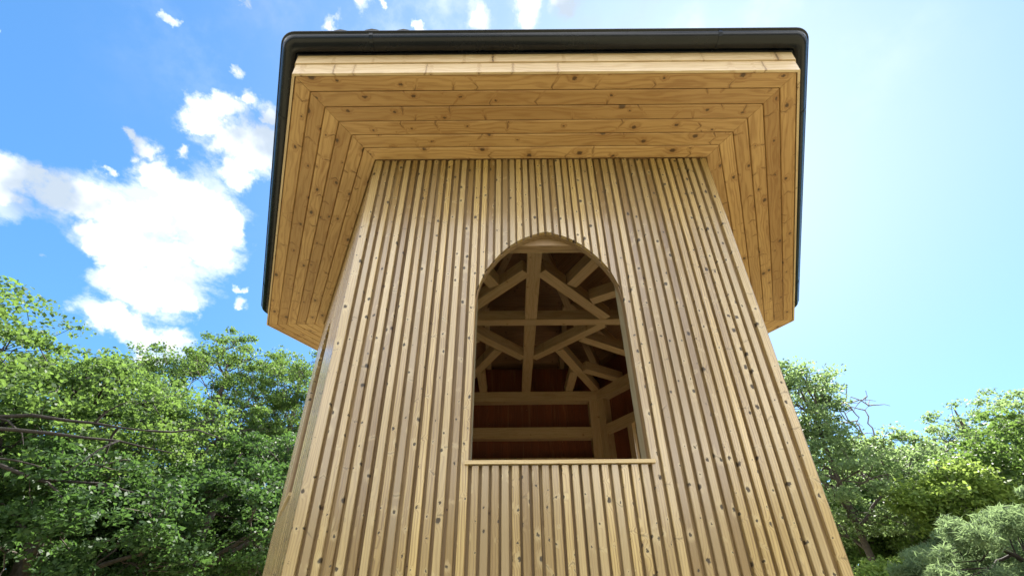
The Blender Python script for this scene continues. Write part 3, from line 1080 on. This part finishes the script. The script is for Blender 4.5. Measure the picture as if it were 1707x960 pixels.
tree(18, polar(-55, 15), 5.8, [(0, 0, 3.3, 3.0, 2.8, 2.0)], 0.2,
     'shaded oak low in the left corner behind the big oak', L_OAK2, clumps=260, per=75)
# right side
tree(21, polar(38.3, 13.6), 7.3, [(-0.85, 0, 6.1, 1.4, 1.5, 1.25), (-0.2, 0, 4.0, 2.0, 1.9, 1.5)], 0.085,
     'slim tree right beside the tower with a high loose crown and dark thin trunk', L_ASH, clumps=300, per=62, limbs=7, spread=0.36, wob=0.04,
     kind_name='young_oak_tree')
tree(22, polar(41.5, 15.5), 5.6, [(0, 0, 4.6, 0.9, 0.7, 0.9)], 0.13,
     'dead tree with bare bleached branches standing above the right treetops', L_ASH, clumps=14, per=0, limbs=5, bark=M_DEAD,
     kind_name='dead_tree', twig=0.025,
     extra=[[(0, 0, 4.2), (-0.15, 0, 5.3), (-0.35, 0, 6.2), (-0.75, 0.1, 6.9)],
            [(0, 0, 4.4), (0.15, 0, 5.4), (0.25, 0, 6.3), (0.62, 0.1, 6.95)],
            [(-0.1, 0, 5.0), (-0.1, 0, 5.7), (-0.05, 0, 6.2), (-0.2, 0.1, 6.75)],
            [(0, 0, 4.0), (-0.5, 0, 5.1), (-0.8, 0, 5.7), (-1.1, 0.1, 6.0)]])
tree(23, polar(43.2, 19), 6.6, [(0, 0, 4.4, 2.6, 2.4, 2.0)], 0.2,
     'tree with a level top between the dead tree and the tall right tree', L_ASH, clumps=300, per=70, kind_name='ash_tree')
tree(24, polar(50.5, 19.5), 7.2, [(-0.4, 0, 5.3, 2.2, 2.2, 1.9), (1.4, 0, 4.7, 2.3, 2.2, 2.0), (0, 0, 3.4, 3.0, 2.6, 1.8)], 0.2,
     'tall feathery tree at the right edge with rising dark branches', L_ASH, clumps=420, per=62, limbs=10, spread=0.4,
     kind_name='ash_tree', lean=(-1.2, 0))
tree(25, polar(45.3, 12.6), 4.2, [(0.1, 0, 3.05, 1.0, 1.0, 0.85)], 0.09,
     'small yellow-green maple glowing in the sun in front of the right trees', L_LIME, clumps=110, per=75, limbs=6,
     kind_name='maple_tree')
tree(26, polar(37.5, 17.0), 5.4, [(0.3, 0, 3.3, 2.2, 2.0, 2.0)], 0.15,
     'bushy oak behind the thin trunk beside the tower', L_OAK, clumps=240, per=75)
tree(27, polar(39.6, 11.5), 2.35, [(0.2, 0, 1.6, 1.0, 0.9, 0.75)], 0.06,
     'low yellow-green maple at the foot of the thin dark trunk', L_LIME, clumps=80, per=70, limbs=5, kind_name='maple_tree')
tree(28, polar(50.0, 8.6), 2.75, [(-0.5, 0.1, 1.7, 0.8, 0.8, 0.85), (0.3, 0, 1.95, 0.75, 0.8, 0.8), (0.95, -0.5, 1.9, 0.8, 0.8, 0.95), (0, 0, 1.0, 1.3, 1.1, 0.6)], 0.08,
     'soft blue-green pine filling the lower right corner', L_PINE, clumps=360, per=210, leaf=0.12, spread=0.17, limbs=9, flat=0.8,
     shape='needle', bark=M_BARK2, kind_name='pine_tree', up_bias=0.2)
tree(29, polar(43.2, 10.4), 2.55, [(-0.3, 0, 1.55, 0.6, 0.6, 0.7), (0.35, 0.1, 1.8, 0.55, 0.6, 0.7), (0, 0, 0.9, 0.95, 0.9, 0.5)], 0.07,
     'smaller pine left of the corner pine beneath the yellow maple', L_PINE, clumps=220, per=200, leaf=0.12, spread=0.17, limbs=8, flat=0.8,
     shape='needle', bark=M_BARK2, kind_name='pine_tree', up_bias=0.2)
tree(30, polar(47.5, 16.0), 4.9, [(0, 0, 3.2, 2.4, 2.2, 1.5)], 0.14,
     'mid-green oak behind the yellow maple on the right', L_OAK, clumps=240, per=75)

tree(31, polar(42.0, 17.5), 5.6, [(0, 0, 3.5, 2.4, 2.0, 1.9)], 0.13,
     'dense green oak standing below the bare dead branches', L_OAK, clumps=260, per=75)
tree(32, polar(52.5, 15.0), 5.4, [(0, 0, 3.6, 2.4, 2.0, 1.7)], 0.13,
     'dense green oak at the right edge behind the corner pine', L_OAK, clumps=240, per=75)

# far wood closing the view beyond the single trees, and the near edge of the
# clearing behind the photographer
def woodland(name, lab, seed, n, az0, az1, d0, d1, topf, lsize, mat, spread=0.95, per=60):
    r = np.random.default_rng(seed)
    az = r.uniform(az0, az1, n)
    d = r.uniform(d0, d1, n)
    top = topf(az) * (0.85 + 0.15 * np.sin(az * 1.9))
    z = 0.3 + r.random(n) ** 0.7 * top
    a = np.radians(az)
    pts = np.stack([d * np.sin(a), d * np.cos(a), z], 1)
    lv, lf, tone = leaves(r, pts, spread, per, lsize, 0.7)
    o = bpy.data.objects.new(name, np_mesh(name, lv, lf, mat, tone))
    col.objects.link(o)
    o['kind'] = 'stuff'
    o['label'] = lab
    o['category'] = 'wood'


def far_top(az):
    t = 6.2 + 1.6 * np.sin(az * 0.21) + 1.1 * np.sin(az * 0.53 + 1)
    return np.where(az > 15, t * 0.78, t)


woodland('far_wood', 'dark mass of far woodland closing the gaps between the trees', 99, 3200, -75, 75, 27, 36, far_top, 0.26, L_OAK2)
woodland('clearing_edge_wood', 'woodland edge around the clearing on the side away from the tower', 98, 2600, 78, 282, 20, 25,
         lambda az: 6.2 + 1.5 * np.sin(az * 0.15) + 1.0 * np.sin(az * 0.47), 0.30, L_OAK2, 1.1, 42)
